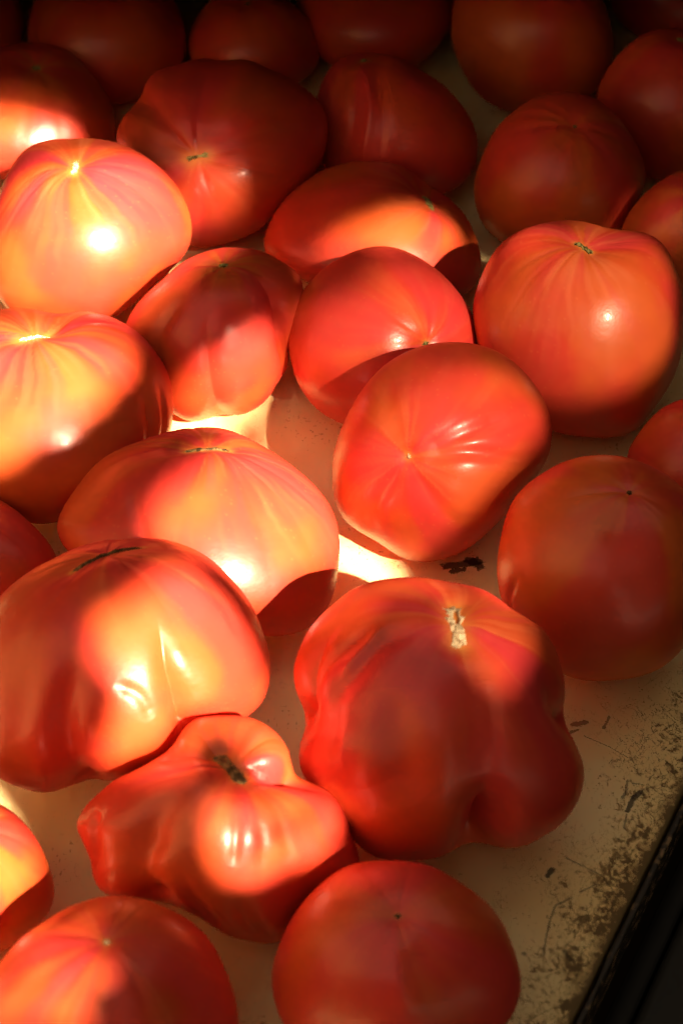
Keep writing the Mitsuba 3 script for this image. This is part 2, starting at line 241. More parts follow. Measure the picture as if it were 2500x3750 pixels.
TOMATOES = json.loads('''[
{"seed":22,"ph":3.65,"ribs":0,"harm":15,"pw":1.7,"dim":0.07,"dimw":0.14,"sh":0.03,"a":0.0597,"c":0.0559,"w":[-0.0543,-0.62,0.7827],"r":[0.877,0.854,0.875,0.9,0.914,0.932,0.935,0.913,0.906,0.931,0.953,0.952,0.947,0.956,0.97,0.99,1.028,1.062,1.078,1.092,1.092,1.07,1.037,0.977,0.908,0.899,0.953,0.994,1.0,0.998,1.0,1.012,1.04,1.052,1.024,0.98,0.949,0.924,0.887,0.908,0.99,1.037,1.058,1.08,1.079,1.064,1.025,0.949],"stem":[[0.0881,0.3194,0.9435],[0.0889,-0.078,0.993]],"cr":[[[[0.2343,-0.8165,0.5277],[0.2938,-0.9536,0.0663],[0.2416,-0.8434,-0.4799]],0.27,0.085,1,2],[[[0.0777,-0.2316,0.9697],[0.1697,-0.5106,0.8429],[0.235,-0.8055,0.544],[0.2866,-0.9564,0.0553]],0.05,0.15,0,2],[[[-0.9916,-0.0668,0.1106],[-0.9244,-0.1427,0.3537],[-0.8318,0.0381,0.5538],[-0.7176,0.1586,0.6781],[-0.5544,0.2162,0.8037]],0.07,0.07,1,3],[[[-0.8767,-0.1531,0.4561],[-0.7791,-0.0609,0.624],[-0.6299,-0.0203,0.7764],[-0.4221,0.0413,0.9056]],0.03,0.06,0,1],[[[-0.8048,-0.3252,0.4965],[-0.5759,-0.2362,0.7827],[-0.4092,-0.1018,0.9067],[-0.1894,-0.0206,0.9817]],0.03,0.075,0,1],[[[-0.6721,-0.1979,0.7135],[-0.5132,-0.0984,0.8526],[-0.3787,0.0413,0.9246]],-0.02,0.04,0,1],[[[0.2524,-0.3512,0.9016],[0.2985,-0.5471,0.7821],[0.3062,-0.7481,0.5888]],0.012,0.06,0,1],[[[0.9776,-0.1331,0.163],[0.8121,-0.2258,0.5381],[0.5745,-0.1781,0.7989]],0.07,0.11,0,3],[[[-0.3333,-0.3896,0.8586],[-0.2996,-0.6778,0.6714],[-0.235,-0.9228,0.3055]],0.03,0.14,0,1],[[[-0.719,-0.5133,0.4686],[-0.5318,-0.6444,0.5495],[-0.4143,-0.8126,0.41]],-0.03,0.2,0,1]],"C":[0.0399,-0.1744,0.0548],"sub":7,"label":"biggest deeply lobed red tomato with a star shaped cream stem scar","scar":0.0034,"halo":0.09,"tone":0.1,"stripe":0.8,"pinkstripe":0.7,"hole":1},
{"seed":23,"ph":5.02,"ribs":9,"riba":0.015,"harm":13,"pw":1.8,"dim":0.028,"dimw":0.12,"a":0.062,"c":0.0558,"w":[0.1212,-0.639,0.7596],"r":[0.967,0.954,0.949,0.941,0.93,0.93,0.934,0.935,0.935,0.925,0.909,0.901,0.897,0.894,0.893,0.895,0.901,0.912,0.93,0.949,0.961,0.968,0.97,0.971,0.98,1.001,1.032,1.08,1.114,1.096,1.052,0.992,0.891,0.815,0.806,0.796,0.762,0.746,0.742,0.738,0.743,0.754,0.772,0.823,0.902,0.961,0.979,0.979],"stem":[[-0.3165,0.1818,0.931],[0.1736,0.4992,0.8489]],"cr":[[[[0.3051,-0.2001,0.9311],[0.3708,-0.3924,0.8418],[0.423,-0.5716,0.7031],[0.508,-0.6934,0.5111],[0.5763,-0.7781,0.2497]],0.075,0.045,1,2],[[[0.4047,-0.4682,0.7855],[0.508,-0.6934,0.5111],[0.5862,-0.7856,0.198]],0.06,0.16,0,2],[[[-0.2805,-0.8458,-0.4539],[-0.2721,-0.9617,0.0332],[-0.2851,-0.8163,0.5023],[-0.237,-0.6087,0.7572],[-0.2089,-0.3483,0.9138]],0.11,0.12,0,3],[[[0.4664,0.3938,0.792],[0.7197,0.2152,0.6601],[0.8772,0.022,0.4795]],0.022,0.045,0,1],[[[0.5293,0.2215,0.819],[0.7368,0.0405,0.6749],[0.8467,-0.1191,0.5186]],0.012,0.045,0,1],[[[0.0605,-0.6949,0.7166],[0.236,-0.7451,0.6238],[0.3258,-0.84,0.4339]],0.015,0.05,0,1],[[[-0.5291,-0.1373,0.8374],[-0.569,-0.6529,0.5],[-0.5403,-0.8244,-0.1684]],0.035,0.16,0,2],[[[0.0484,-0.9988,0.0],[-0.1681,-0.9835,-0.0667],[-0.2338,-0.9296,0.2849]],-0.02,0.1,0,1]],"C":[-0.0916,-0.1468,0.0556],"sub":7,"label":"broad tomato with a cleft front and a long thin brown scar along its top","scar":0.0009,"scarmat":"brown_scar","halo":0.03,"tone":0.18,"stripe":0.45},
{"seed":24,"ph":0.11,"ribs":7,"riba":0.02,"harm":14,"pw":1.6,"dim":0.15,"dimw":0.26,"sh":0.03,"a":0.0562,"c":0.0536,"w":[0.0672,-0.5708,0.8184],"r":[0.887,0.859,0.795,0.707,0.656,0.685,0.744,0.775,0.792,0.799,0.789,0.777,0.774,0.769,0.728,0.669,0.65,0.671,0.706,0.762,0.833,0.895,0.968,1.006,0.963,0.93,0.942,0.916,0.821,0.711,0.638,0.604,0.598,0.608,0.634,0.687,0.747,0.794,0.848,0.888,0.875,0.844,0.838,0.865,0.941,1.006,0.969,0.908],"stem":[[0.0554,0.2634,0.9631],[0.2446,0.0,0.9696]],"cr":[[[[-0.2111,-0.0616,0.9755],[-0.366,-0.307,0.8785],[-0.4835,-0.5043,0.7155],[-0.569,-0.6529,0.5],[-0.5737,-0.8091,0.1271]],0.11,0.16,0,2],[[[-0.8429,-0.1697,0.5106],[-0.8905,-0.3046,0.338],[-0.9287,-0.3676,-0.048]],0.05,0.07,0,1],[[[0.2079,-0.3817,0.9006],[0.1793,-0.7629,0.6212]],0.014,0.05,0,1],[[[0.362,-0.4284,0.8279],[0.3954,-0.7352,0.5506]],0.01,0.045,0,1],[[[0.5255,-0.3799,0.7613],[0.569,-0.6529,0.5]],0.014,0.05,0,1],[[[0.2528,0.1425,0.957],[0.4836,0.0799,0.8716],[0.7575,0.2145,0.6167]],0.12,0.1,0,2],[[[0.3721,-0.8992,-0.2301],[0.2596,-0.9494,0.1771],[0.2111,-0.8662,0.4529]],0.06,0.1,0,3],[[[0.0275,-0.9907,-0.1336],[-0.1574,-0.9674,0.1986],[-0.3102,-0.7258,0.614]],0.05,0.1,0,3],[[[0.0555,0.1954,0.9791],[-0.2202,0.1938,0.956],[-0.4888,0.3159,0.8132]],0.03,0.14,0,2],[[[0.2778,-0.0205,0.9604],[0.6223,-0.0136,0.7826],[0.9178,0.2528,0.3063]],0.03,0.12,0,1]],"C":[-0.048,-0.2221,0.0451],"sub":7,"label":"pinched lobed tomato with a dark brown sunken stem pit, half in sunlight","scar":0.005,"scarmat":"brown_scar","smoothscar":1,"halo":0.1,"tone":0.2,"stripe":0.4},
{"seed":25,"ph":1.48,"ribs":5,"riba":0.007,"dim":0.04,"dimw":0.15,"a":0.0463,"c":0.0472,"w":[-0.0297,-0.5101,0.8596],"r":[1.012,0.987,0.962,0.942,0.921,0.894,0.865,0.843,0.833,0.83,0.827,0.819,0.809,0.808,0.819,0.84,0.86,0.872,0.878,0.884,0.892,0.902,0.917,0.942,0.971,0.992,0.998,0.994,0.984,0.968,0.942,0.908,0.875,0.848,0.829,0.814,0.806,0.805,0.815,0.831,0.853,0.876,0.898,0.921,0.949,0.982,1.011,1.023],"stem":[[-0.0111,-0.0875,0.9961]],"cr":[[[[0.0442,-0.2794,0.9592],[0.0,-0.5878,0.809],[0.1573,-0.8411,0.5176]],-0.02,0.12,0,1]],"C":[0.0203,-0.2815,0.0428],"sub":6,"label":"shaded round red tomato at the bottom edge, beside the bare tabletop","scar":0.0012,"scarmat":"green_scar","halo":0.03,"tone":0.2,"stripe":0.3},
{"seed":26,"ph":2.85,"ribs":9,"riba":0.015,"dim":0.04,"dimw":0.14,"a":0.0488,"c":0.0498,"w":[0.1267,-0.4882,0.8635],"r":[0.975,0.95,0.931,0.915,0.894,0.871,0.851,0.836,0.823,0.81,0.797,0.787,0.778,0.771,0.769,0.774,0.787,0.803,0.82,0.845,0.882,0.929,0.975,1.003,1.006,0.989,0.963,0.931,0.897,0.862,0.831,0.806,0.789,0.778,0.774,0.777,0.789,0.813,0.847,0.889,0.933,0.973,1.005,1.026,1.037,1.037,1.026,1.003],"stem":[[0.1112,0.0412,0.9929]],"cr":[],"C":[-0.0859,-0.2992,0.045],"sub":6,"label":"tomato cut off by the lower left corner with a small yellow stem mark","scar":0.0014,"halo":0.05,"tone":0.2,"stripe":0.5},
{"seed":27,"ph":4.22,"ribs":7,"riba":0.02,"a":0.042,"c":0.0397,"w":[0.2117,-0.5397,0.8148],"r":[0.909,0.887,0.868,0.849,0.827,0.808,0.803,0.818,0.848,0.879,0.907,0.931,0.957,0.978,0.99,0.991,0.987,0.984,0.985,0.988,0.984,0.969,0.944,0.92,0.905,0.898,0.895,0.894,0.893,0.891,0.887,0.881,0.874,0.871,0.87,0.867,0.863,0.864,0.873,0.889,0.912,0.944,0.984,1.019,1.026,1.004,0.97,0.936],"stem":[[0.3231,-0.0207,0.9461]],"cr":[],"C":[-0.154,-0.2373,0.0371],"sub":6,"label":"sunlit yellowish tomato cut off by the left edge near the bottom","scar":0.002,"tone":0.8,"stripe":0.6},
{"seed":28,"ph":5.59,"ribs":7,"riba":0.02,"a":0.0389,"c":0.0304,"w":[0.2009,-0.6723,0.7125],"r":[0.937,0.894,0.858,0.834,0.826,0.834,0.851,0.87,0.886,0.903,0.922,0.942,0.96,0.976,0.989,0.998,1.005,1.011,1.013,1.007,0.993,0.981,0.976,0.973,0.964,0.948,0.933,0.923,0.916,0.908,0.9,0.896,0.901,0.914,0.93,0.944,0.956,0.968,0.981,0.992,1.002,1.013,1.021,1.024,1.021,1.014,1.001,0.976],"stem":[[0.1769,0.1209,0.9768]],"cr":[],"C":[-0.1697,-0.0623,0.0283],"sub":5,"label":"shaded tomato cut off by the left edge at mid height","scar":0.002,"tone":0.4,"stripe":0.3},
{"seed":29,"ph":0.68,"ribs":15,"riba":0.018,"dim":0.06,"dimw":0.14,"ribw":1.0,"a":0.0658,"c":0.0434,"w":[0.0801,-0.6965,0.7131],"r":[0.984,0.954,0.917,0.88,0.852,0.834,0.829,0.835,0.849,0.861,0.865,0.863,0.861,0.86,0.857,0.853,0.854,0.868,0.889,0.904,0.913,0.931,0.962,0.976,0.933,0.839,0.74,0.669,0.626,0.599,0.582,0.576,0.58,0.591,0.611,0.642,0.686,0.742,0.811,0.891,0.976,1.049,1.096,1.108,1.09,1.058,1.028,1.006],"stem":[[-0.088,0.3849,0.9188],[0.2672,0.4719,0.8402]],"cr":[[[[-0.4699,-0.1391,0.8717],[-0.3601,-0.5,0.7876],[-0.3762,-0.735,0.5642]],0.02,0.05,0,1]],"C":[-0.0666,-0.0508,0.037],"sub":6,"label":"wide flat sunlit tomato with a thin brown scar and broad white glare","scar":0.0011,"scarmat":"brown_scar","halo":0.05,"tone":0.3,"stripe":0.9},
{"seed":21,"ph":2.28,"ribs":6,"riba":0.01,"dim":0.025,"dimw":0.1,"a":0.0478,"c":0.0488,"w":[-0.1453,-0.6774,0.7212],"r":[0.96,0.963,0.972,0.981,0.993,1.008,1.022,1.029,1.031,1.033,1.036,1.039,1.04,1.041,1.045,1.05,1.053,1.054,1.059,1.066,1.065,1.048,1.023,1.004,0.995,0.993,0.993,0.992,0.989,0.981,0.976,0.981,1.0,1.025,1.045,1.05,1.044,1.034,1.031,1.037,1.045,1.046,1.034,1.015,0.997,0.983,0.971,0.962],"stem":[[0.1112,-0.0412,0.9929]],"cr":[[[[-0.8588,-0.4252,0.2859],[-0.9203,-0.3898,-0.0344],[-0.8476,-0.4688,-0.2484]],0.025,0.05,0,1],[[[-0.1438,-0.2737,0.951],[-0.2031,-0.6205,0.7574],[-0.0792,-0.8601,0.504]],-0.02,0.2,0,1]],"C":[0.1172,-0.0837,0.0484],"sub":6,"label":"large orange red tomato in shade nearest the right edge of the tabletop","scar":0.0011,"scarmat":"brown_scar","halo":0.02,"tone":1.0,"stripe":0.3},
{"seed":20,"ph":0.91,"ribs":7,"riba":0.015,"a":0.0373,"c":0.0316,"w":[-0.1983,-0.7122,0.6733],"r":[0.954,0.962,0.974,0.989,1.0,1.003,0.999,0.995,0.993,0.991,0.99,0.99,0.986,0.973,0.953,0.935,0.927,0.926,0.929,0.931,0.933,0.938,0.952,0.978,1.004,1.008,0.99,0.966,0.951,0.943,0.934,0.926,0.927,0.936,0.946,0.954,0.961,0.97,0.979,0.982,0.977,0.966,0.955,0.949,0.947,0.946,0.947,0.95],"stem":[[0.0334,-0.0184,0.9993]],"cr":[],"C":[0.1765,0.0041,0.0305],"sub":5,"label":"small shaded tomato cut off by the right edge above the large orange red one","scar":0.002,"tone":0.3,"stripe":0.3},
{"seed":19,"ph":5.82,"ribs":5,"riba":0.015,"dim":0.05,"dimw":0.1,"a":0.0526,"c":0.0524,"w":[-0.0559,-0.7291,0.6821],"r":[0.975,1.007,1.028,1.038,1.04,1.035,1.032,1.032,1.033,1.026,1.013,0.998,0.985,0.974,0.962,0.949,0.937,0.924,0.911,0.9,0.893,0.891,0.897,0.912,0.933,0.956,0.982,1.013,1.042,1.049,1.027,0.999,0.991,1.005,1.019,1.012,0.987,0.955,0.923,0.891,0.862,0.842,0.832,0.829,0.834,0.853,0.888,0.933],"stem":[[-0.3547,-0.7075,0.6113]],"cr":[[[[-0.2498,-0.704,0.6648],[0.1321,-0.609,0.7821],[0.5281,-0.3677,0.7654]],0.035,0.07,0,1],[[[-0.218,-0.7563,0.6169],[0.1979,-0.7135,0.6721],[0.7695,-0.5306,0.3555]],0.04,0.07,0,1],[[[-0.3087,-0.7976,0.5182],[-0.1024,-0.9413,0.3218],[0.1404,-0.9901,0.0]],0.02,0.08,0,1],[[[-0.416,-0.7479,0.5173],[-0.5949,-0.7902,0.1474],[-0.6697,-0.6308,-0.3921]],0.03,0.08,0,1],[[[-0.3959,-0.6194,0.678],[-0.5362,-0.3083,0.7858],[-0.4848,0.0406,0.8737]],0.02,0.1,0,1]],"C":[0.0476,-0.0092,0.0493],"sub":6,"label":"round tomato turned to face the viewer with a tiny pale dot scar in its middle","scar":0.0011,"halo":0.05,"tone":0.4,"stripe":0.6},
{"seed":18,"ph":4.45,"ribs":13,"riba":0.008,"dim":0.06,"dimw":0.15,"ribw":0.8,"a":0.0545,"c":0.0556,"w":[-0.1311,-0.7688,0.6259],"r":[0.942,0.949,0.963,0.979,0.993,1.012,1.038,1.058,1.046,0.999,0.951,0.932,0.943,0.962,0.975,0.988,1.006,1.029,1.044,1.046,1.037,1.025,1.015,1.005,0.991,0.974,0.96,0.95,0.942,0.932,0.924,0.918,0.916,0.924,0.94,0.96,0.977,0.991,1.014,1.05,1.077,1.072,1.04,1.005,0.983,0.969,0.956,0.945],"stem":[[-0.1112,0.0412,0.9929],[0.0,-0.0691,0.9976]],"cr":[],"C":[0.121,0.0793,0.0525],"sub":6,"label":"large round tomato on the right with fine pale streaks and a star stem scar","scar":0.002,"scarmat":"green_scar","halo":0.05,"tone":0.55,"stripe":0.9},
{"seed":17,"ph":3.08,"ribs":7,"riba":0.015,"dim":0.05,"dimw":0.12,"a":0.0491,"c":0.0422,"w":[-0.0228,-0.7723,0.6349],"r":[1.018,1.016,1.006,0.987,0.968,0.959,0.962,0.97,0.979,0.989,1.0,1.011,1.018,1.019,1.016,1.013,1.01,1.006,1.003,1.002,1.005,1.011,1.012,1.005,0.992,0.983,0.989,1.008,1.033,1.051,1.061,1.064,1.062,1.056,1.051,1.048,1.042,1.033,1.024,1.02,1.017,1.013,1.006,1.001,1.003,1.01,1.016,1.018],"stem":[[0.4273,-0.6936,0.58]],"cr":[],"C":[0.0211,0.0855,0.0418],"sub":6,"label":"smooth tomato shadowed along its lower edge by the tomato with the dot scar","scar":0.0016,"scarmat":"green_scar","halo":0.05,"tone":0.2,"stripe":0.45},
{"seed":16,"ph":1.71,"ribs":8,"riba":0.02,"a":0.0371,"c":0.0366,"w":[-0.1877,-0.7928,0.5799],"r":[0.972,0.954,0.943,0.941,0.946,0.955,0.968,0.98,0.986,0.987,0.987,0.992,0.998,1.001,0.994,0.975,0.951,0.93,0.917,0.909,0.906,0.91,0.921,0.937,0.952,0.961,0.965,0.967,0.966,0.962,0.957,0.956,0.963,0.977,0.992,1.006,1.017,1.025,1.03,1.032,1.035,1.041,1.047,1.048,1.04,1.028,1.013,0.994],"stem":[[-0.0111,-0.2579,0.9661]],"cr":[],"C":[0.1927,0.1838,0.0347],"sub":5,"label":"brownish shaded tomato cut off by the right edge behind the large streaked one","scar":0.002,"tone":0.9,"stripe":0.3},
{"seed":15,"ph":0.34,"ribs":9,"riba":0.025,"dim":0.04,"dimw":0.12,"a":0.0496,"c":0.0452,"w":[-0.1189,-0.8209,0.5586],"r":[0.986,0.979,0.959,0.939,0.927,0.924,0.926,0.932,0.945,0.964,0.978,0.98,0.97,0.957,0.946,0.936,0.925,0.913,0.906,0.904,0.906,0.907,0.91,0.922,0.947,0.981,1.015,1.045,1.07,1.088,1.09,1.073,1.044,1.012,0.986,0.966,0.952,0.946,0.948,0.955,0.963,0.969,0.973,0.974,0.97,0.965,0.967,0.978],"stem":[[0.0772,-0.3234,0.9431]],"cr":[],"C":[0.1252,0.2338,0.0422],"sub":5,"label":"domed brown red tomato in shade with a tiny dent at its tip","scar":0.0009,"scarmat":"brown_scar","halo":0.02,"tone":0.8,"stripe":0.4},
{"seed":14,"ph":5.25,"ribs":10,"riba":0.02,"dim":0.06,"a":0.061,"c":0.0366,"w":[-0.0176,-0.8077,0.5893],"r":[0.923,0.892,0.863,0.831,0.798,0.775,0.77,0.785,0.811,0.833,0.841,0.84,0.841,0.847,0.854,0.857,0.858,0.861,0.866,0.875,0.889,0.905,0.925,0.952,0.992,1.026,1.021,0.967,0.9,0.854,0.834,0.824,0.814,0.808,0.81,0.817,0.826,0.838,0.856,0.881,0.912,0.952,1.003,1.055,1.085,1.072,1.024,0.967],"stem":[[0.6102,0.1268,0.782],[0.6334,-0.1208,0.7643]],"cr":[],"C":[0.0179,0.1905,0.0314],"sub":6,"label":"low wide tomato with a brown stem scar and a sunlit band across its front","scar":0.0024,"halo":0.05,"tone":0.5,"stripe":0.6,"scarmat":"green_scar"},
{"seed":13,"ph":3.88,"ribs":4,"riba":0.02,"a":0.0491,"c":0.0432,"w":[-0.0299,-0.8401,0.5417],"r":[0.949,0.907,0.872,0.846,0.828,0.814,0.801,0.79,0.783,0.785,0.804,0.842,0.891,0.934,0.966,1.001,1.043,1.077,1.087,1.073,1.054,1.038,1.024,1.012,1.005,1.002,1.004,1.009,1.009,1.0,0.983,0.964,0.948,0.938,0.935,0.939,0.951,0.968,0.989,1.012,1.037,1.063,1.084,1.092,1.083,1.06,1.028,0.99],"stem":[[-0.3992,0.2192,0.8903]],"cr":[[[[-0.3899,-0.0206,0.9206],[-0.3314,-0.5326,0.7788],[-0.3638,-0.7861,0.4996],[-0.4246,-0.9048,0.033]],-0.035,0.05,0,1],[[[-0.2444,-0.041,0.9688],[-0.1766,-0.6808,0.7108],[-0.2316,-0.9697,0.0777]],0.02,0.06,0,1],[[[-0.5052,-0.04,0.8621],[-0.5221,-0.5837,0.6218],[-0.6023,-0.7972,0.0406]],0.02,0.06,0,1]],"C":[0.0325,0.2832,0.0412],"sub":5,"label":"dark shaded tomato with a pale vertical ridge down its front","scar":0.0015,"scarmat":"green_scar","tone":0.1,"stripe":0.25},
{"seed":12,"ph":2.51,"ribs":6,"riba":0.02,"harm":12,"dim":0.07,"a":0.0465,"c":0.0444,"w":[0.0703,-0.7718,0.632],"r":[0.918,0.982,1.047,1.111,1.149,1.138,1.108,1.088,1.066,1.032,1.001,0.973,0.939,0.907,0.886,0.869,0.853,0.847,0.853,0.871,0.896,0.928,0.962,0.987,0.985,0.961,0.939,0.934,0.937,0.943,0.961,0.991,1.02,1.036,1.021,0.973,0.938,0.948,0.965,0.96,0.945,0.924,0.905,0.906,0.909,0.882,0.852,0.865],"stem":[[0.1442,0.1353,0.9803]],"cr":[[[[0.044,-0.3785,0.9246],[-0.0203,-0.7373,0.6753],[0.0,-0.9573,0.2892],[0.0727,-0.8325,-0.5492]],0.05,0.06,1,2],[[[-0.3023,-0.4043,0.8632],[-0.5459,-0.6127,0.5714],[-0.6205,-0.7574,0.2031],[-0.5071,-0.8484,-0.152]],0.05,0.09,0,1],[[[0.3568,0.0,0.9342],[0.6403,-0.2688,0.7196],[0.8591,-0.3953,0.325],[0.8485,-0.3841,-0.3639]],0.15,0.08,1,2]],"C":[-0.0654,0.0881,0.042],"sub":6,"label":"grooved red tomato with a green stem scar and a sunlit bulging lower front","scar":0.0022,"scarmat":"green_scar","halo":0.06,"tone":0.25,"stripe":0.35,"green":0.35},
{"seed":11,"ph":1.14,"ribs":5,"riba":0.03,"harm":13,"dim":0.07,"a":0.0612,"c":0.0518,"w":[0.0651,-0.8309,0.5526],"r":[0.984,1.019,1.05,1.065,1.055,1.036,1.019,1.001,0.994,1.004,0.999,0.973,0.976,0.999,0.999,0.99,1.008,1.025,0.994,0.94,0.934,0.973,0.991,0.973,0.946,0.905,0.862,0.837,0.83,0.838,0.862,0.904,0.958,0.997,0.99,0.959,0.932,0.91,0.89,0.87,0.842,0.816,0.808,0.817,0.838,0.871,0.91,0.948],"stem":[[-0.2911,-0.7859,0.5456],[-0.1006,-0.7847,0.6117]],"cr":[[[[-0.8122,0.1928,0.5506],[-0.6154,-0.2537,0.7463],[-0.2888,-0.7478,0.5978]],0.05,0.11,0,3],[[[-0.0811,-0.7677,0.6356],[0.4205,-0.5551,0.7177],[0.8304,-0.0136,0.5571]],0.035,0.13,0,1],[[[-0.2664,-0.8041,0.5315],[-0.5774,-0.5774,0.5774],[-0.9394,0.0,0.3428]],0.04,0.14,0,2],[[[-0.1402,-0.7683,0.6246],[-0.077,-0.3672,0.9269],[-0.1834,0.5251,0.831]],0.03,0.14,0,2]],"C":[-0.0686,0.2458,0.0475],"sub":6,"label":"big lumpy dark red tomato with a pink sunlit patch under its stem scar","scar":0.0016,"scarmat":"green_scar","halo":0.1,"tone":0.1,"stripe":0.4},
{"seed":10,"ph":6.05,"ribs":11,"riba":0.015,"dim":0.08,"dimw":0.2,"harm":11,"a":0.061,"c":0.0439,"w":[0.1612,-0.7344,0.6594],"r":[1.028,1.043,1.051,1.054,1.056,1.053,1.044,1.037,1.022,0.987,0.96,0.975,1.017,1.051,1.079,1.115,1.141,1.141,1.122,1.094,1.06,1.026,0.997,0.97,0.947,0.934,0.93,0.928,0.931,0.943,0.96,0.975,0.987,0.999,1.006,1.0,0.979,0.95,0.924,0.902,0.884,0.873,0.877,0.9,0.939,0.98,1.006,1.017],"stem":[[-0.1659,0.1718,0.9711],[0.022,0.3427,0.9392]],"cr":[[[[0.7537,-0.1367,0.6429],[0.8521,-0.3092,0.4223],[0.8843,-0.4091,0.2253]],0.05,0.05,1,2],[[[0.8318,0.0888,0.548],[0.9403,-0.1102,0.3219],[0.9588,-0.2773,0.0613]],0.03,0.05,0,2],[[[-0.0554,0.2634,0.9631],[0.0548,0.4897,0.8702],[0.0854,0.6201,0.7798]],0.04,0.09,0,1],[[[-0.0887,0.2159,0.9724],[-0.1642,0.4101,0.8971],[-0.2022,0.5753,0.7926]],0.02,0.06,0,1]],"C":[-0.1436,0.0242,0.0426],"sub":6,"label":"streaked tomato at the left edge with a ragged cream scar and shaded right side","scar":0.0013,"halo":0.08,"tone":0.5,"stripe":0.9,"pinkstripe":0.8},
{"seed":9,"ph":4.68,"ribs":10,"riba":0.014,"dim":0.06,"dimw":0.16,"ribw":1.1,"a":0.0562,"c":0.0472,"w":[0.1385,-0.7998,0.5841],"r":[1.008,1.0,0.988,0.98,0.974,0.97,0.971,0.976,0.983,0.988,0.99,0.993,1.002,1.021,1.047,1.068,1.071,1.053,1.022,0.991,0.969,0.957,0.956,0.967,0.986,1.009,1.036,1.066,1.096,1.115,1.115,1.099,1.077,1.053,1.026,0.996,0.965,0.935,0.904,0.875,0.85,0.833,0.826,0.836,0.868,0.918,0.97,1.001],"stem":[[-0.0334,0.0184,0.9993],[-0.0445,-0.1428,0.9888]],"cr":[],"C":[-0.1378,0.1656,0.0489],"sub":6,"label":"bright sunlit domed tomato with yellow streaks and a cream stem slot","scar":0.0016,"halo":0.06,"tone":0.45,"stripe":0.9,"pinkstripe":0.9},
{"seed":8,"ph":3.31,"ribs":9,"riba":0.025,"dim":0.07,"a":0.0554,"c":0.0332,"w":[0.1701,-0.8321,0.528],"r":[0.965,0.945,0.933,0.935,0.953,0.983,1.02,1.05,1.061,1.055,1.046,1.039,1.029,1.014,1.011,1.036,1.082,1.12,1.126,1.101,1.065,1.03,1.0,0.973,0.952,0.937,0.928,0.926,0.931,0.944,0.959,0.974,0.986,0.997,1.006,1.012,1.016,1.025,1.041,1.062,1.089,1.123,1.151,1.153,1.122,1.072,1.026,0.991],"stem":[[0.1894,-0.0069,0.9819]],"cr":[],"C":[-0.1925,0.3119,0.0323],"sub":5,"label":"tomato at the upper left, dark on top and sunlit low on its front","scar":0.0018,"scarmat":"green_scar","halo":0.08,"tone":0.35,"stripe":0.4,"green":0.3},
{"seed":6,"ph":0.57,"ribs":8,"riba":0.02,"a":0.0446,"c":0.0455,"w":[-0.1769,-0.8333,0.5237],"r":[0.993,0.975,0.962,0.952,0.945,0.943,0.945,0.946,0.943,0.939,0.936,0.937,0.943,0.952,0.963,0.969,0.968,0.966,0.968,0.973,0.979,0.989,1.005,1.02,1.023,1.013,0.998,0.982,0.97,0.963,0.96,0.962,0.966,0.972,0.979,0.987,0.994,1.001,1.012,1.03,1.055,1.081,1.096,1.095,1.082,1.062,1.039,1.015],"stem":[[0.0223,0.1059,0.9941]],"cr":[],"C":[0.198,0.3027,0.0439],"sub":5,"label":"shaded tomato at the right edge near the top of the photo","scar":0.002,"scarmat":"green_scar","tone":0.2,"stripe":0.25},
{"seed":5,"ph":5.48,"ribs":8,"riba":0.02,"a":0.0514,"c":0.0504,"w":[-0.103,-0.8611,0.4979],"r":[0.955,0.935,0.927,0.928,0.929,0.926,0.927,0.936,0.949,0.958,0.958,0.953,0.949,0.951,0.958,0.97,0.986,1.007,1.032,1.054,1.062,1.049,1.025,1.005,0.994,0.987,0.979,0.971,0.971,0.979,0.992,1.001,1.002,0.996,0.988,0.983,0.98,0.979,0.978,0.978,0.982,0.99,0.998,1.002,1.001,0.998,0.992,0.978],"stem":[[0.0,-0.2733,0.9619]],"cr":[],"C":[0.1201,0.3742,0.0494],"sub":5,"label":"large round shaded tomato in the back row on the right","scar":0.002,"scarmat":"green_scar","tone":0.7,"stripe":0.3},
{"seed":4,"ph":4.11,"ribs":8,"riba":0.02,"a":0.0536,"c":0.0367,"w":[-0.0193,-0.8712,0.4906],"r":[0.976,1.011,1.014,0.982,0.947,0.933,0.935,0.935,0.933,0.936,0.946,0.958,0.965,0.966,0.966,0.97,0.977,0.984,0.991,1.001,1.012,1.015,1.005,0.99,0.981,0.98,0.979,0.976,0.975,0.981,0.993,1.002,1.001,0.991,0.978,0.967,0.957,0.946,0.936,0.932,0.935,0.937,0.934,0.928,0.926,0.926,0.927,0.941],"stem":[[0.0111,-0.053,0.9985]],"cr":[],"C":[0.0234,0.4278,0.0343],"sub":5,"label":"very dark tomato at the top edge in the middle of the back row","scar":0.002,"scarmat":"green_scar","tone":0.1,"stripe":0.2},
{"seed":3,"ph":2.74,"ribs":7,"riba":0.02,"a":0.0423,"c":0.0322,"w":[0.0473,-0.8633,0.5024],"r":[0.963,0.95,0.938,0.921,0.905,0.897,0.897,0.899,0.902,0.909,0.917,0.926,0.934,0.941,0.947,0.953,0.958,0.962,0.962,0.959,0.957,0.961,0.972,0.985,0.992,0.989,0.98,0.972,0.967,0.965,0.965,0.968,0.973,0.974,0.97,0.964,0.963,0.966,0.973,0.982,0.991,1.003,1.018,1.036,1.049,1.045,1.02,0.987],"stem":[[-0.0668,-0.1105,0.9916]],"cr":[],"C":[-0.0565,0.4008,0.0302],"sub":5,"label":"dark small domed tomato in the back row, between two larger ones","scar":0.0012,"scarmat":"green_scar","tone":0.3,"stripe":0.3},
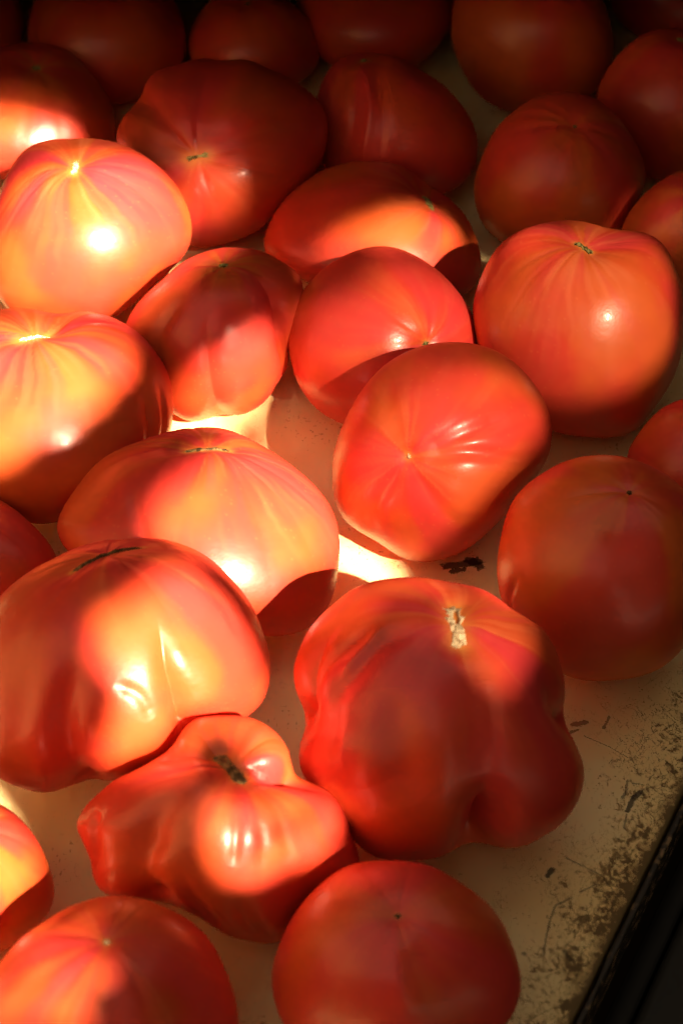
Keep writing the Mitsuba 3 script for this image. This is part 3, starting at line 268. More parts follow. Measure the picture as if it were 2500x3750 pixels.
{"seed":2,"ph":1.37,"ribs":9,"riba":0.02,"a":0.0506,"c":0.0384,"w":[0.1256,-0.8592,0.4961],"r":[0.972,0.962,0.962,0.973,0.99,1.004,1.01,1.011,1.012,1.015,1.017,1.018,1.02,1.024,1.03,1.037,1.043,1.046,1.044,1.036,1.024,1.011,0.997,0.984,0.98,0.988,1.0,1.006,1.003,0.998,0.999,1.008,1.02,1.03,1.037,1.039,1.039,1.04,1.042,1.044,1.046,1.045,1.042,1.037,1.028,1.017,1.003,0.987],"stem":[[0.0222,-0.1404,0.9898]],"cr":[],"C":[-0.1497,0.3937,0.0389],"sub":5,"label":"dark wide tomato at the top left, behind the one sunlit low on its front","scar":0.002,"scarmat":"green_scar","tone":0.4,"stripe":0.3},
{"seed":1,"ph":0.0,"ribs":8,"riba":0.02,"a":0.0271,"c":0.0276,"w":[0.1894,-0.8533,0.4857],"r":[0.986,0.998,1.012,1.025,1.037,1.05,1.063,1.069,1.07,1.072,1.077,1.076,1.061,1.037,1.015,1.002,0.995,0.993,0.996,1.002,1.004,0.994,0.971,0.942,0.917,0.9,0.894,0.897,0.909,0.933,0.969,1.012,1.055,1.089,1.113,1.131,1.145,1.148,1.133,1.105,1.077,1.054,1.034,1.014,0.996,0.983,0.978,0.979],"stem":[[0.2427,-0.2653,0.9331]],"cr":[],"C":[-0.2346,0.4267,0.0285],"sub":5,"label":"dark tomato cut off by the top left corner","scar":0.002,"scarmat":"green_scar","tone":0.1,"stripe":0.2},
{"seed":7,"ph":1.94,"ribs":8,"riba":0.02,"a":0.0383,"c":0.0326,"w":[-0.1723,-0.8632,0.4745],"r":[0.989,0.973,0.956,0.942,0.93,0.923,0.92,0.923,0.927,0.928,0.926,0.923,0.922,0.925,0.934,0.946,0.958,0.966,0.971,0.974,0.972,0.967,0.96,0.961,0.97,0.982,0.989,0.986,0.976,0.964,0.953,0.946,0.941,0.938,0.938,0.941,0.947,0.956,0.964,0.967,0.966,0.965,0.967,0.973,0.983,0.992,0.999,0.999],"stem":[[-0.1537,-0.3604,0.92]],"cr":[],"C":[0.2179,0.4621,0.0297],"sub":5,"label":"darkest tomato, cut off by the top right corner","scar":0.002,"scarmat":"green_scar","tone":0.1,"stripe":0.2}
]''')

count = {}


def numbered(name):
    n = count.get(name, -1) + 1
    count[name] = n
    return name if n == 0 else '%s_%03d' % (name, n)


# ------------------------------------------------------------------ the table: worn cream board, dirty towards its right edge
E0 = np.array([0.14674, -0.17443])            # a point of the board's right edge
ET = np.array([0.4702, 0.8826])               # along the edge, away from the camera
EN = np.array([0.8826, -0.4702])              # outwards


def seg(x, y, pts, r):
    """How far inside a ragged stroke the point is (about 1 inside, 0 outside)."""
    n = 0.55 * fbm(x * 1400, y * 1400, 3.0) + 0.45 * noise(x * 500, y * 500, 9.0)
    best = mi.Float(1.0)
    for (ax, ay), (bx, by) in zip(pts[:-1], pts[1:]):
        vx, vy = bx - ax, by - ay
        t = dr.clip(((x - ax) * vx + (y - ay) * vy) / (vx * vx + vy * vy + 1e-12), 0, 1)
        best = dr.minimum(best, dr.sqrt(dr.square(x - ax - t * vx) + dr.square(y - ay - t * vy)))
    return smoothstep(1.0, 0.6, best / r * (0.25 + 1.9 * n))


MARKS = [([(0.0508, -0.037), (0.0583, -0.0358), (0.0657, -0.0341)], 0.0034, 0), ([(0.0528, -0.0404), (0.0591, -0.0393)], 0.002, 0), ([(0.0616, -0.0326), (0.0666, -0.037)], 0.003, 0), ([(0.1037, -0.134), (0.1091, -0.1325)], 0.0016, 1), ([(0.1163, -0.1359), (0.1184, -0.1325), (0.1197, -0.1293)], 0.0007, 0), ([(0.1017, -0.1384), (0.1048, -0.1369)], 0.001, 1), ([(0.1221, -0.1806), (0.125, -0.1744), (0.1284, -0.171)], 0.0019, 0), ([(0.1196, -0.1895), (0.1215, -0.1824)], 0.0006, 0), ([(0.1238, -0.1652), (0.1224, -0.171), (0.1206, -0.1737)], 0.0008, 0), ([(0.1256, -0.1664), (0.1302, -0.1669)], 0.0004, 0), ([(0.0807, -0.2508), (0.082, -0.2438), (0.0845, -0.2347), (0.0874, -0.2276), (0.094, -0.2241)], 0.0007, 0), ([(0.085, -0.2134), (0.0872, -0.2104)], 0.0016, 0), ([(0.0725, -0.2498), (0.073, -0.2498)], 0.001, 0), ([(0.0891, -0.2488), (0.0913, -0.2527)], 0.0014, 0), ([(0.1073, -0.1403), (0.1183, -0.1466), (0.1253, -0.1523)], 0.00025, 0), ([(0.0939, -0.2044), (0.1076, -0.2129), (0.1121, -0.2213)], 0.0004, 0), ([(0.1054, -0.2172), (0.0978, -0.2213)], 0.0005, 0)]


def table_dirt(p):
    x, y = p.x, p.y
    s = -((x - E0[0]) * EN[0] + (y - E0[1]) * EN[1])      # metres in from the edge
    t = (x - E0[0]) * ET[0] + (y - E0[1]) * ET[1]
    wob = fbm(t * 30, 2.0, 5.0, 3)
    near = dr.exp(-dr.square(s / (0.020 + 0.022 * wob)))
    # tangled scratches: ridges of warped noise
    wx, wy = x + 0.004 * fbm(x * 160, y * 160, 1.0), y + 0.004 * fbm(x * 160, y * 160, 7.0)
    r1 = dr.abs(fbm(wx * 330 + 3, wy * 170, 2.0, 3) - 0.5)
    r2 = dr.abs(fbm((wx * 0.8 + wy * 0.6) * 420, (wy * 0.8 - wx * 0.6) * 95, 4.0, 3) - 0.5)
    r3 = dr.abs(fbm((wx * 0.7 - wy * 0.7) * 460, (wy * 0.7 + wx * 0.7) * 70, 8.0, 3) - 0.5)
    gate = smoothstep(0.40, 0.62, fbm(x * 85, y * 85, 11.0, 3) + 0.30 * near)
    hair = smoothstep(0.022, 0.004, r1) * 0.7 + smoothstep(0.018, 0.003, r2) * 0.8 + smoothstep(0.016, 0.003, r3) * 0.7
    patch = smoothstep(0.35, 0.65, fbm(x * 110, y * 110, 23.0, 2))
    gf = fbm(wx * 800, wy * 620, 13.0, 3) * 0.55 + fbm(x * 210, y * 210, 31.0, 2) * 0.22 + near * (0.11 + 0.16 * patch)
    grime = 0.45 * smoothstep(0.44, 0.68, gf) + 0.6 * smoothstep(0.60, 0.72, gf)
    spots = smoothstep(0.82, 0.92, noise(x * 800, y * 800, 15.0)) * smoothstep(0.45, 0.7, fbm(x * 60, y * 60, 19.0))
    lip = smoothstep(0.0040, 0.0012, s + 0.004 * (fbm(t * 420, s * 300, 21.0) - 0.5))
    d = dr.clip(0.8 * hair * gate * (0.3 + 0.7 * near) + grime * (0.15 + 0.80 * near) + 0.4 * spots + lip + 0.55 * smoothstep(0.011, 0.001, s + 0.008 * (fbm(t * 160, s * 160, 27.0) - 0.5)), 0, 1)
    return d, near


def table_color(p, n, uv):
    d, near = table_dirt(p)
    cream = mix((0.90, 0.76, 0.41), (0.85, 0.68, 0.33), smoothstep(0.35, 0.7, fbm(p.x * 22, p.y * 22, 3.0)))
    cream = mix(cream, (0.72, 0.54, 0.20), 0.5 * near)
    c = mix(mix(cream, (0.34, 0.23, 0.08), smoothstep(0.0, 0.6, d) * 0.9), (0.065, 0.040, 0.016), smoothstep(0.45, 1.15, d) * 0.88)
    for pts, r, kind in MARKS:
        c = mix(c, (0.16, 0.03, 0.015) if kind == 1 else (0.014, 0.011, 0.008), seg(p.x, p.y, pts, r) * (0.7 if kind == 1 else 0.85 if r > 0.0015 else 0.6))
    return c


def table_rough(p, n, uv):
    d, near = table_dirt(p)
    return 0.34 + 0.4 * d + 0.1 * fbm(p.x * 150, p.y * 150, 2.0)


scene['board_paint'] = {'type': 'bumpmap', 'scale': 0.0005, 'arbitrary': mikit.proc(lambda p, n, uv: fbm(p.x * 300, p.y * 300, p.z * 300, 3), eps=3e-4),
                        'bsdf': {'type': 'principled', 'base_color': mikit.proc(table_color), 'roughness': mikit.proc(table_rough), 'specular': 0.4}}


def trim_color(p, n, uv):
    a = fbm(p.x * 260, p.y * 260, p.z * 260, 4)
    return mix((0.014, 0.010, 0.006), (0.17, 0.11, 0.05), smoothstep(0.50, 0.70, a))


scene['worn_trim'] = {'type': 'twosided', 'bsdf': {'type': 'principled', 'base_color': mikit.proc(trim_color), 'roughness': 0.6}}
scene['black_metal'] = {'type': 'twosided', 'bsdf': {'type': 'principled', 'base_color': {'type': 'rgb', 'value': [0.008, 0.007, 0.006]}, 'roughness': 0.5, 'specular': 0.2}}
scene['rail_paint'] = {'type': 'twosided', 'bsdf': {'type': 'principled', 'base_color': {'type': 'rgb', 'value': [0.010, 0.009, 0.007]}, 'roughness': 0.5, 'specular': 0.25}}
scene['dark_matte'] = {'type': 'twosided', 'bsdf': {'type': 'diffuse', 'reflectance': {'type': 'rgb', 'value': [0.03, 0.022, 0.016]}}}  # for the ground and the unseen light blockers


def strip(s0, s1, z0, z1, t0=-1.0, t1=1.2, bev=0.0015, seg_n=220, wav=0.0):
    """A long bevelled bar beside the edge; s counts outwards from the board's edge."""
    prof = np.array([[s0 + bev, z0], [s1 - bev, z0], [s1, z0 + bev], [s1, z1 - bev], [s1 - bev * 0.3, z1 - bev * 0.3], [s1 - bev, z1], [s0 + bev, z1], [s0 + bev * 0.3, z1 - bev * 0.3], [s0, z1 - bev], [s0, z0 + bev]])
    n, ts = len(prof), np.linspace(t0, t1, seg_n)
    V = []
    for i, t in enumerate(ts):
        j = wav * (meshkit.fbm(np.stack([prof[:, 0] * 0 + t * 60, prof[:, 0] * 300, prof[:, 1] * 300], 1), 3, 5) - 0.5)
        q = E0 + ET * t + EN * (prof[:, :1] + j[:, None])
        V.append(np.c_[q, prof[:, 1] + 0.6 * j])
    V = np.vstack(V)
    F = [[i * n + k, i * n + (k + 1) % n, (i + 1) * n + (k + 1) % n, (i + 1) * n + k] for i in range(seg_n - 1) for k in range(n)]
    F = np.array(F)
    F = np.vstack([F[:, [0, 2, 1]], F[:, [0, 3, 2]]])
    cap = [[0, k, k + 1] for k in range(1, n - 1)] + [[len(V) - n, len(V) - n + k + 1, len(V) - n + k] for k in range(1, n - 1)]
    m = trimesh.Trimesh(V, np.vstack([F, cap]), process=False)
    m.fix_normals()
    return m


labels['market_table'] = {'label': 'worn cream painted tabletop with black scuffed edge carrying the tomatoes', 'category': 'table'}
scene['market_table__tabletop'] = mikit.ply(strip(-1.3, -0.0012, -0.022, 0.0, bev=0.002, seg_n=500, wav=0.0012), 'board_paint', smooth=30)
scene['market_table__edge_trim'] = mikit.ply(strip(0.0, 0.0026, -0.026, -0.0016, bev=0.0008, seg_n=900, wav=0.0016), 'worn_trim', smooth=40)
scene['market_table__side_rail'] = mikit.ply(strip(0.0045, 0.0155, -0.080, -0.040, bev=0.003), 'black_metal', smooth=40)
scene['market_table__side_rail_001'] = mikit.ply(strip(0.0165, 0.30, -0.10, -0.030, bev=0.005), 'rail_paint', smooth=40)
labels['market_table__edge_trim'] = {'label': 'thin chipped strip along the table edge'}
scene['ground'] = mikit.ply((np.array([[-6, -6, -0.9], [6, -6, -0.9], [6, 6, -0.9], [-6, 6, -0.9]], float), np.array([[0, 1, 2, 3]])), 'dark_matte')
labels['ground'] = {'kind': 'structure'}
# ------------------------------------------------------------------ unseen slabs, panels and sheet round the table that shade, dapple and bounce light
def slab(x0, x1, y0, y1, z0, z1):
    m = trimesh.creation.box((x1 - x0, y1 - y0, z1 - z0))
    m.apply_translation([(x0 + x1) / 2, (y0 + y1) / 2, (z0 + z1) / 2])
    return m


scene['unseen_top_slab'] = mikit.ply(slab(*TOP_SLAB), 'dark_matte')  # out of view, placed low to shade the rear rows
labels['unseen_top_slab'] = {'label': 'unseen dark slab above the rear tomatoes, placed to shade them', 'category': 'roof'}
scene['unseen_rear_panel'] = mikit.ply(slab(-1.6, 1.6, 0.85, 0.87, -0.9, 1.5), 'dark_matte')  # out of view, placed to keep light off the rear
labels['unseen_rear_panel'] = {'label': 'unseen dark panel behind the table, placed to darken the rear', 'category': 'panel'}
scene['unseen_right_panel'] = mikit.ply(slab(*SIDE), 'dark_matte')  # out of view, placed to darken the right side
labels['unseen_right_panel'] = {'label': 'unseen dark panel at the right, placed to darken that side', 'category': 'panel'}
scene['unseen_front_panel'] = mikit.ply(slab(*FRONT), 'dark_matte')  # out of view, placed to cut sky light from the front left
scene['unseen_narrow_panel'] = mikit.ply(slab(*FRONT2), 'dark_matte')  # out of view, placed to block the sky behind the camera
labels['unseen_narrow_panel'] = {'label': 'unseen narrow dark panel at the front, placed to cut sky light', 'category': 'curtain'}
labels['unseen_front_panel'] = {'label': 'unseen dark panel at the front left, placed to cut sky light', 'category': 'panel'}
scene['unseen_left_reflector'] = mikit.ply(slab(*LEFT), 'reflector_cream')  # out of view, placed to bounce warm sun onto the left sides
labels['unseen_left_reflector'] = {'label': 'unseen cream panel at the left, placed to bounce sunlight onto the tomatoes', 'category': 'panel'}
scene['unseen_rear_left_panel'] = mikit.ply(slab(-0.815, -0.795, 0.07, 0.85, -0.9, 1.25), 'dark_matte')  # out of view, placed to close off sky at the rear left
labels['unseen_rear_left_panel'] = {'label': 'unseen dark panel at the rear left, placed to cut sky light', 'category': 'panel'}
scene['reflector_cream'] = {'type': 'twosided', 'bsdf': {'type': 'diffuse', 'reflectance': {'type': 'rgb', 'value': [0.42, 0.27, 0.15]}}}  # surface of the unseen left reflector
scene['unseen_rear_slab'] = mikit.ply(slab(*REAR_SLAB), 'dark_matte')  # out of view, placed to darken the rearmost tomatoes
labels['unseen_rear_slab'] = {'label': 'unseen dark slab above the rearmost tomatoes, placed to darken them', 'category': 'shelf'}

scene['unseen_side_board'] = mikit.ply(slab(-0.315, -0.30, 0.10, 0.84, -0.0005, 0.144), 'dark_matte')  # out of view, placed to keep bounced light off the rear rows
labels['unseen_side_board'] = {'label': 'unseen dark board left of the rear rows, placed to shade them', 'category': 'board'}
SUN_U = np.array([math.cos(SUN_AZ), math.sin(SUN_AZ), 0.0])
SUN_V = np.cross(SUN, SUN_U)
BLOCKER_AT = 1.2                      # metres from the table towards the sun
OPENINGS = json.loads('''{"0.06": [[[[0.2094, 0.0633], [0.2069, 0.0653], [0.2069, 0.0734], [0.2104, 0.0777], [0.2268, 0.0847], [0.2378, 0.096], [0.2494, 0.0953], [0.2456, 0.0851], [0.2403, 0.0802], [0.2366, 0.0701], [0.2333, 0.0668], [0.2237, 0.0662], [0.2203, 0.0633]], []], [[[-0.056, 0.2705], [-0.0601, 0.2751], [-0.0594, 0.2815], [-0.0499, 0.2823], [-0.0406, 0.2765], [-0.0344, 0.2762], [-0.0316, 0.2735], [-0.0254, 0.2732], [-0.019, 0.2699], [0.0025, 0.2485], [0.0026, 0.2386], [-0.0023, 0.2376], [-0.01, 0.2457], [-0.0145, 0.2467], [-0.0194, 0.252], [-0.0235, 0.2527], [-0.0282, 0.2578], [-0.0383, 0.2616], [-0.0434, 0.267], [-0.0499, 0.2702]], []], [[[-0.0677, -0.0209], [-0.0691, -0.0103], [-0.0648, -0.0058], [-0.0557, -0.0058], [-0.0523, -0.0086], [-0.0432, -0.0089], [-0.0412, -0.0115], [-0.0554, -0.0296], [-0.0595, -0.0293]], []]], "0.13": [[[[0.0871, 0.0404], [0.0841, 0.0532], [0.0875, 0.0568], [0.0926, 0.0586], [0.0931, 0.0682], [0.1017, 0.0828], [0.102, 0.0889], [0.1052, 0.0954], [0.1087, 0.0989], [0.1269, 0.0993], [0.131, 0.1023], [0.1371, 0.0993], [0.1566, 0.0993], [0.1603, 0.1022], [0.1658, 0.1023], [0.1706, 0.0984], [0.1711, 0.0888], [0.1766, 0.0834], [0.177, 0.077], [0.1798, 0.0737], [0.1799, 0.0591], [0.1764, 0.0519], [0.1711, 0.0467], [0.1676, 0.0311], [0.1611, 0.0247], [0.1487, 0.0184], [0.1424, 0.0181], [0.139, 0.0153], [0.1127, 0.0153], [0.1089, 0.0182], [0.0947, 0.0184], [0.09, 0.0257], [0.0898, 0.0373]], []], [[[-0.0481, 0.1268], [-0.0378, 0.1352], [-0.0311, 0.1354], [-0.0292, 0.1337], [-0.0307, 0.1297], [-0.0411, 0.1262], [-0.0433, 0.1234], [-0.047, 0.1237]], []]], "0.18": [[[[0.0321, 0.0693], [0.0273, 0.0652], [0.0109, 0.0663], [0.0089, 0.0683], [0.0089, 0.0737], [0.0118, 0.077], [0.0121, 0.0832], [0.0148, 0.086], [0.0151, 0.0922], [0.0223, 0.1022], [0.0459, 0.1023], [0.0613, 0.1112], [0.0733, 0.1112], [0.0767, 0.1084], [0.0863, 0.1078], [0.0896, 0.1044], [0.0935, 0.0942], [0.098, 0.0929], [0.1018, 0.0889], [0.1017, 0.0824], [0.093, 0.0675], [0.0927, 0.0588], [0.0856, 0.0544], [0.0756, 0.0577], [0.0703, 0.0631], [0.0495, 0.0663], [0.0459, 0.0692]], []], [[[-0.0186, -0.0087], [-0.0211, -0.0062], [-0.02, 0.0388], [-0.0104, 0.0396], [0.0036, 0.0539], [0.0162, 0.0602], [0.0253, 0.0605], [0.0291, 0.0643], [0.0348, 0.0631], [0.0377, 0.0604], [0.0463, 0.0602], [0.0497, 0.0574], [0.0558, 0.0571], [0.0638, 0.0488], [0.0685, 0.0472], [0.0718, 0.0409], [0.0721, 0.0348], [0.0749, 0.0314], [0.0748, 0.0199], [0.0713, 0.0157], [0.0554, 0.0121], [0.0468, 0.0065], [0.0407, 0.0062], [0.0282, -0.0], [0.0231, -0.0053], [0.0188, -0.0063], [0.0046, -0.0206], [0.0004, -0.0202], [-0.0104, -0.009]], []], [[[0.0215, 0.1602], [0.0179, 0.1814], [0.0208, 0.185], [0.0214, 0.1917], [0.0255, 0.1952], [0.0383, 0.1948], [0.0478, 0.1789], [0.0474, 0.1628], [0.0406, 0.1564], [0.0285, 0.1563]], []], [[[-0.0811, 0.2328], [-0.0793, 0.2352], [-0.076, 0.2342], [-0.0639, 0.2223], [-0.0603, 0.2238], [-0.0612, 0.2323], [-0.0588, 0.2344], [-0.055, 0.2339], [-0.0489, 0.2283], [-0.0381, 0.2283], [-0.0343, 0.2313], [-0.0224, 0.2312], [-0.0161, 0.2223], [-0.0044, 0.2252], [-0.0002, 0.2207], [-0.0003, 0.2028], [-0.0048, 0.2014], [-0.0079, 0.2042], [-0.014, 0.2045], [-0.0229, 0.2102], [-0.0345, 0.2103], [-0.0384, 0.2133], [-0.0609, 0.2133], [-0.0642, 0.2105], [-0.0676, 0.2105], [-0.0695, 0.2182], [-0.0806, 0.2288]], []], [[[-0.0541, -0.0288], [-0.0507, -0.0214], [-0.0443, -0.0151], [-0.0375, -0.0118], [-0.0234, -0.0117], [-0.0212, -0.0137], [-0.0208, -0.0224], [-0.0126, -0.0303], [-0.0121, -0.0339], [-0.0222, -0.0445], [-0.0283, -0.0448], [-0.0311, -0.0475], [-0.0373, -0.0478], [-0.0407, -0.0507], [-0.0463, -0.0507], [-0.051, -0.0464], [-0.0512, -0.0377], [-0.054, -0.0344]], []], [[[-0.0645, 0.0543], [-0.0691, 0.0613], [-0.0666, 0.0633], [-0.0584, 0.0632], [-0.0501, 0.0579], [-0.0532, 0.0543]], []], [[[-0.1451, 0.1528], [-0.1461, 0.1551], [-0.1438, 0.1613], [-0.1376, 0.1677], [-0.1307, 0.1712], [-0.1247, 0.1715], [-0.1218, 0.1742], [-0.1182, 0.1741], [-0.0922, 0.1448], [-0.0853, 0.1414], [-0.079, 0.1409], [-0.074, 0.1357], [-0.064, 0.1319], [-0.0605, 0.1288], [-0.0581, 0.1249], [-0.0603, 0.1154], [-0.064, 0.1116], [-0.068, 0.1115], [-0.0914, 0.132], [-0.1039, 0.1382], [-0.119, 0.1415], [-0.1219, 0.1442], [-0.131, 0.1444]], []], [[[-0.16, -0.0717], [-0.164, -0.0664], [-0.1607, -0.0628], [-0.1372, -0.0627], [-0.1331, -0.0657], [-0.1214, -0.0658], [-0.1191, -0.0693], [-0.1214, -0.0717]], []]], "0.5": [[[[0.0702, 0.1174], [0.0648, 0.1226], [0.0665, 0.1258], [0.0732, 0.1292], [0.0793, 0.1295], [0.0822, 0.1322], [0.1123, 0.1322], [0.1157, 0.1294], [0.1248, 0.1291], [0.1313, 0.1257], [0.1373, 0.1198], [0.1378, 0.1043], [0.1361, 0.1024], [0.1279, 0.1022], [0.1248, 0.0995], [0.1158, 0.0973], [0.1119, 0.0992], [0.1039, 0.0993], [0.1012, 0.1045], [0.0965, 0.1057], [0.0886, 0.114], [0.0819, 0.1172]], []]], "0.7": [[[[-0.0521, 0.0718], [-0.0528, 0.0751], [-0.0382, 0.093], [-0.0231, 0.0933], [-0.0197, 0.0962], [-0.0137, 0.0965], [-0.0108, 0.0992], [-0.002, 0.0993], [0.0024, 0.0957], [0.0057, 0.0891], [0.0059, 0.0773], [0.0088, 0.0739], [0.0089, 0.0681], [-0.0043, 0.0574], [-0.0163, 0.0573], [-0.0199, 0.0602], [-0.0262, 0.0605], [-0.0289, 0.0632], [-0.0375, 0.0633], [-0.0409, 0.0662], [-0.047, 0.0665]], []], [[[-0.274, -0.0723], [-0.2791, -0.0697], [-0.2787, -0.0604], [-0.2748, -0.0568], [-0.2659, -0.0567], [-0.2536, -0.0715], [-0.2451, -0.0717], [-0.2417, -0.0688], [-0.236, -0.0687], [-0.2321, -0.0717], [-0.2233, -0.0719], [-0.2211, -0.0754], [-0.2231, -0.0777], [-0.233, -0.0782], [-0.237, -0.0825], [-0.2368, -0.089], [-0.2443, -0.0897], [-0.2481, -0.0868], [-0.2603, -0.0864]], []]], "1": [[[[-0.0927, 0.1449], [-0.1191, 0.1761], [-0.117, 0.1849], [-0.1143, 0.1878], [-0.1139, 0.1941], [-0.1078, 0.2063], [-0.0997, 0.2142], [-0.0984, 0.2189], [-0.0953, 0.2219], [-0.0919, 0.2223], [-0.0768, 0.2136], [-0.0704, 0.2132], [-0.0671, 0.2103], [-0.0613, 0.2133], [-0.0379, 0.2133], [-0.0343, 0.2104], [-0.0227, 0.2102], [-0.0136, 0.2045], [0.002, 0.2009], [0.0116, 0.1853], [0.0122, 0.1786], [0.0174, 0.1737], [0.0206, 0.1673], [0.0209, 0.1611], [0.018, 0.1575], [0.0176, 0.1512], [0.0138, 0.1475], [0.0077, 0.1472], [0.0041, 0.1443], [-0.0133, 0.1442], [-0.0164, 0.1414], [-0.0228, 0.141], [-0.0312, 0.1355], [-0.0378, 0.135], [-0.0427, 0.1297], [-0.0492, 0.1265], [-0.0583, 0.1263], [-0.0644, 0.132], [-0.0745, 0.1357], [-0.0794, 0.141], [-0.0858, 0.1414]], []], [[[-0.1127, 0.0301], [-0.1138, 0.0354], [-0.1043, 0.0449], [-0.0918, 0.0512], [-0.0827, 0.0515], [-0.0795, 0.0542], [-0.0711, 0.0543], [-0.0677, 0.0563], [-0.0639, 0.0543], [-0.0527, 0.0545], [-0.0484, 0.0586], [-0.0463, 0.0662], [-0.0407, 0.0662], [-0.0373, 0.0634], [-0.0287, 0.0632], [-0.0253, 0.0604], [-0.0194, 0.06], [-0.0183, 0.0554], [-0.0241, 0.0487], [-0.024, 0.041], [-0.0211, 0.0374], [-0.0211, -0.0067], [-0.0201, -0.0086], [-0.0102, -0.0089], [-0.0035, -0.0152], [0.0027, -0.0249], [0.0026, -0.0318], [-0.0014, -0.0356], [-0.0086, -0.0352], [-0.0207, -0.023], [-0.0221, -0.0118], [-0.0405, -0.0117], [-0.0437, -0.0089], [-0.0525, -0.0087], [-0.0567, -0.0057], [-0.0763, -0.0088], [-0.0797, -0.0117], [-0.0888, -0.0114], [-0.093, -0.0043], [-0.0932, 0.0043], [-0.096, 0.0077], [-0.0964, 0.0139]], []], [[[-0.0721, 0.2502], [-0.0692, 0.254], [-0.0689, 0.2602], [-0.0626, 0.2699], [-0.0587, 0.2723], [-0.0494, 0.2702], [-0.0427, 0.2668], [-0.0378, 0.2616], [-0.0277, 0.2578], [-0.014, 0.2467], [-0.0095, 0.2457], [-0.0004, 0.2363], [-0.0002, 0.227], [-0.0021, 0.2253], [-0.0073, 0.2253], [-0.0111, 0.2282], [-0.0198, 0.2284], [-0.0231, 0.2312], [-0.0403, 0.2313], [-0.0441, 0.2342], [-0.0588, 0.2344], [-0.0655, 0.2377], [-0.0716, 0.2438]], []], [[[-0.1746, 0.0873], [-0.1771, 0.0893], [-0.1771, 0.0974], [-0.1713, 0.1068], [-0.1709, 0.1132], [-0.1557, 0.1435], [-0.1481, 0.1532], [-0.1306, 0.1445], [-0.1214, 0.1442], [-0.1186, 0.1415], [-0.1034, 0.1382], [-0.091, 0.1319], [-0.0832, 0.1238], [-0.0785, 0.1227], [-0.0681, 0.1113], [-0.076, 0.1026], [-0.0824, 0.0994], [-0.0886, 0.0991], [-0.0974, 0.0934], [-0.1126, 0.0901], [-0.1157, 0.0873], [-0.1361, 0.0872], [-0.1462, 0.0813], [-0.1605, 0.0813], [-0.1697, 0.0871]], []], [[[-0.1776, -0.0357], [-0.1801, -0.0337], [-0.1801, -0.0253], [-0.1745, -0.0196], [-0.1682, -0.007], [-0.1682, -0.0015], [-0.1711, 0.0018], [-0.1711, 0.0102], [-0.1675, 0.0178], [-0.1637, 0.0212], [-0.1521, 0.0213], [-0.149, 0.0241], [-0.1399, 0.0244], [-0.1365, 0.0272], [-0.1235, 0.0266], [-0.1174, 0.0203], [-0.1169, 0.0138], [-0.1112, 0.0049], [-0.1111, -0.0067], [-0.1081, -0.0106], [-0.1081, -0.0277], [-0.1051, -0.0316], [-0.1053, -0.0436], [-0.1137, -0.0518], [-0.1142, -0.0583], [-0.1171, -0.062], [-0.117, -0.0647], [-0.1142, -0.0671], [-0.1139, -0.0732], [-0.1112, -0.0761], [-0.1117, -0.0798], [-0.1187, -0.0837], [-0.136, -0.0837], [-0.1401, -0.0808], [-0.1573, -0.0807], [-0.1644, -0.0773], [-0.1681, -0.0727], [-0.1681, -0.0613], [-0.1652, -0.058], [-0.1647, -0.0518], [-0.1577, -0.0508], [-0.1451, -0.0567], [-0.1332, -0.0563], [-0.1321, -0.053], [-0.1351, -0.0492], [-0.1352, -0.0345], [-0.1399, -0.0298], [-0.1506, -0.0297], [-0.1607, -0.0357]], [[[-0.1202, -0.0667], [-0.1335, -0.0657], [-0.1374, -0.0627], [-0.1596, -0.0627], [-0.1626, -0.0674], [-0.1599, -0.0717], [-0.1226, -0.0717], [-0.1203, -0.0703]]]], [[[-0.2657, -0.0539], [-0.267, -0.0491], [-0.2643, -0.0462], [-0.264, -0.0401], [-0.2578, -0.0276], [-0.2527, -0.0228], [-0.2487, -0.0154], [-0.2415, -0.0127], [-0.2349, -0.0151], [-0.2284, -0.0216], [-0.2279, -0.0312], [-0.2194, -0.0396], [-0.2162, -0.0461], [-0.2161, -0.0547], [-0.2141, -0.0584], [-0.2175, -0.0626], [-0.2351, -0.0628], [-0.2473, -0.0687], [-0.259, -0.0573]], []]]}''')   # openings and tinted filters shaped for the sun patches, in metres on its plane


def on_blocker_plane(mesh, off=0.0):
    v = np.array(mesh.vertices)
    mesh.vertices = SUN * (BLOCKER_AT + off) + v[:, :1] * SUN_U + v[:, 1:2] * SUN_V + v[:, 2:] * SUN
    return mesh


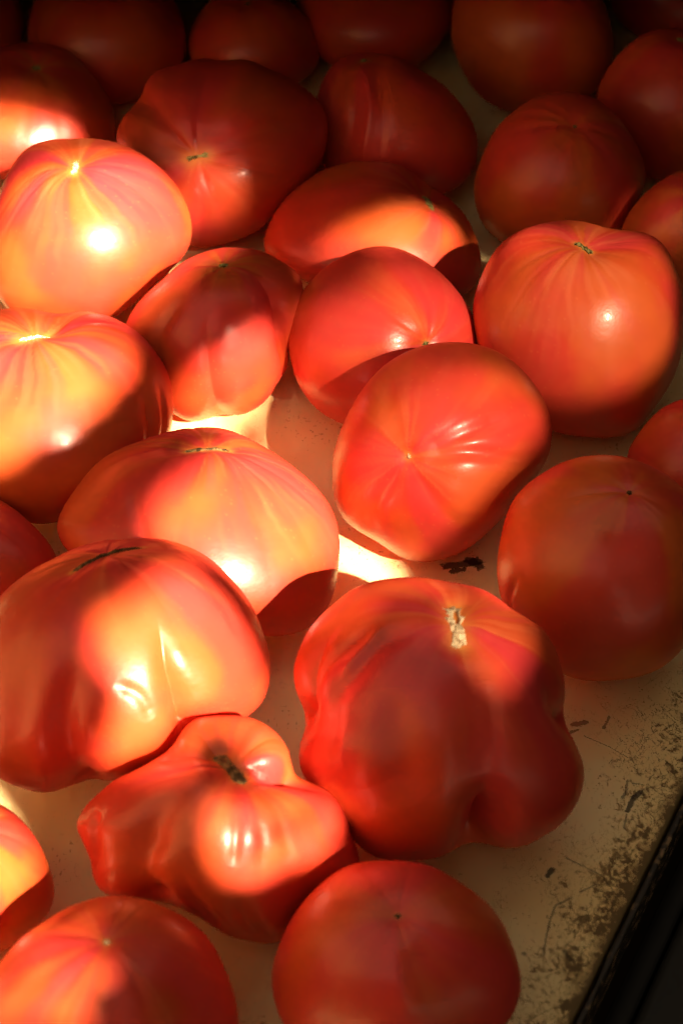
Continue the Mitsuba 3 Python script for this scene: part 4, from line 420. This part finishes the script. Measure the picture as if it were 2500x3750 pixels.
blocker_sheet = Polygon(BLOCKER_OUTLINE)
for lv, ps in OPENINGS.items():
    for ext, holes in ps:
        blocker_sheet = blocker_sheet.difference(Polygon(ext, holes).buffer(0))
geoms = [g for g in getattr(blocker_sheet, 'geoms', [blocker_sheet]) if g.area > 1e-5]
labels['unseen_sun_blocker'] = {'label': 'unseen brown sheet with openings and filters, shaped to cast the sun patches', 'category': 'blocker'}
scene['unseen_sun_blocker__blocker_sheet'] = mikit.ply(on_blocker_plane(trimesh.util.concatenate([trimesh.creation.extrude_polygon(g, 0.0015, engine='earcut') for g in geoms])), 'sun_blocker_brown')  # unseen sun blocker, its openings cut to cast the light patches
scene['sun_blocker_brown'] = {'type': 'twosided', 'bsdf': {'type': 'diffuse', 'reflectance': {'type': 'rgb', 'value': [0.10, 0.075, 0.05]}}}  # surface of the unseen sun blocker
n = 0
for lv, ps in OPENINGS.items():
    if float(lv) > 0.9:
        continue
    scene['plastic_%d' % round(100 * float(lv))] = {'type': 'thindielectric', 'specular_transmittance': {'type': 'rgb', 'value': [float(lv) * 1.08] * 3}}  # unseen tinted filter, dims the sun for the half lit patches
    for ext, holes in ps:
        v, f = trimesh.creation.triangulate_polygon(Polygon(ext, holes).buffer(0.0012).simplify(0.0004), engine='earcut')
        v3 = np.c_[v, np.zeros(len(v))]
        scene['unseen_sun_blocker__filter_patch' + ('_%03d' % n if n else '')] = mikit.ply(on_blocker_plane(trimesh.Trimesh(v3, f, process=False), 0.0025), 'plastic_%d' % round(100 * float(lv)))
        n += 1



for P in TOMATOES:
    key = numbered('tomato')
    ico = ICO[P['sub']]
    d = np.array(ico.vertices)
    p = body(P, d)
    C = np.array(P['C'], float)
    w = p + C
    w[:, 2] = np.maximum(w[:, 2], 0.0002 + 0.0004 * (np.abs(p[:, 0]) + np.abs(p[:, 1])))
    scene[key] = mikit.ply(trimesh.Trimesh(w, ico.faces, process=False), 'tomato_skin', smooth=True, color=skin_colors(P, d, p))
    m = scar_mesh(P)
    m.vertices += C
    scene[key + '__stem_scar'] = mikit.ply(m, P.get('scarmat', 'cork'), smooth=50)
    labels[key] = {'label': P['label'], 'category': 'tomato', 'group': 'tomatoes laid out on the worn tabletop'}
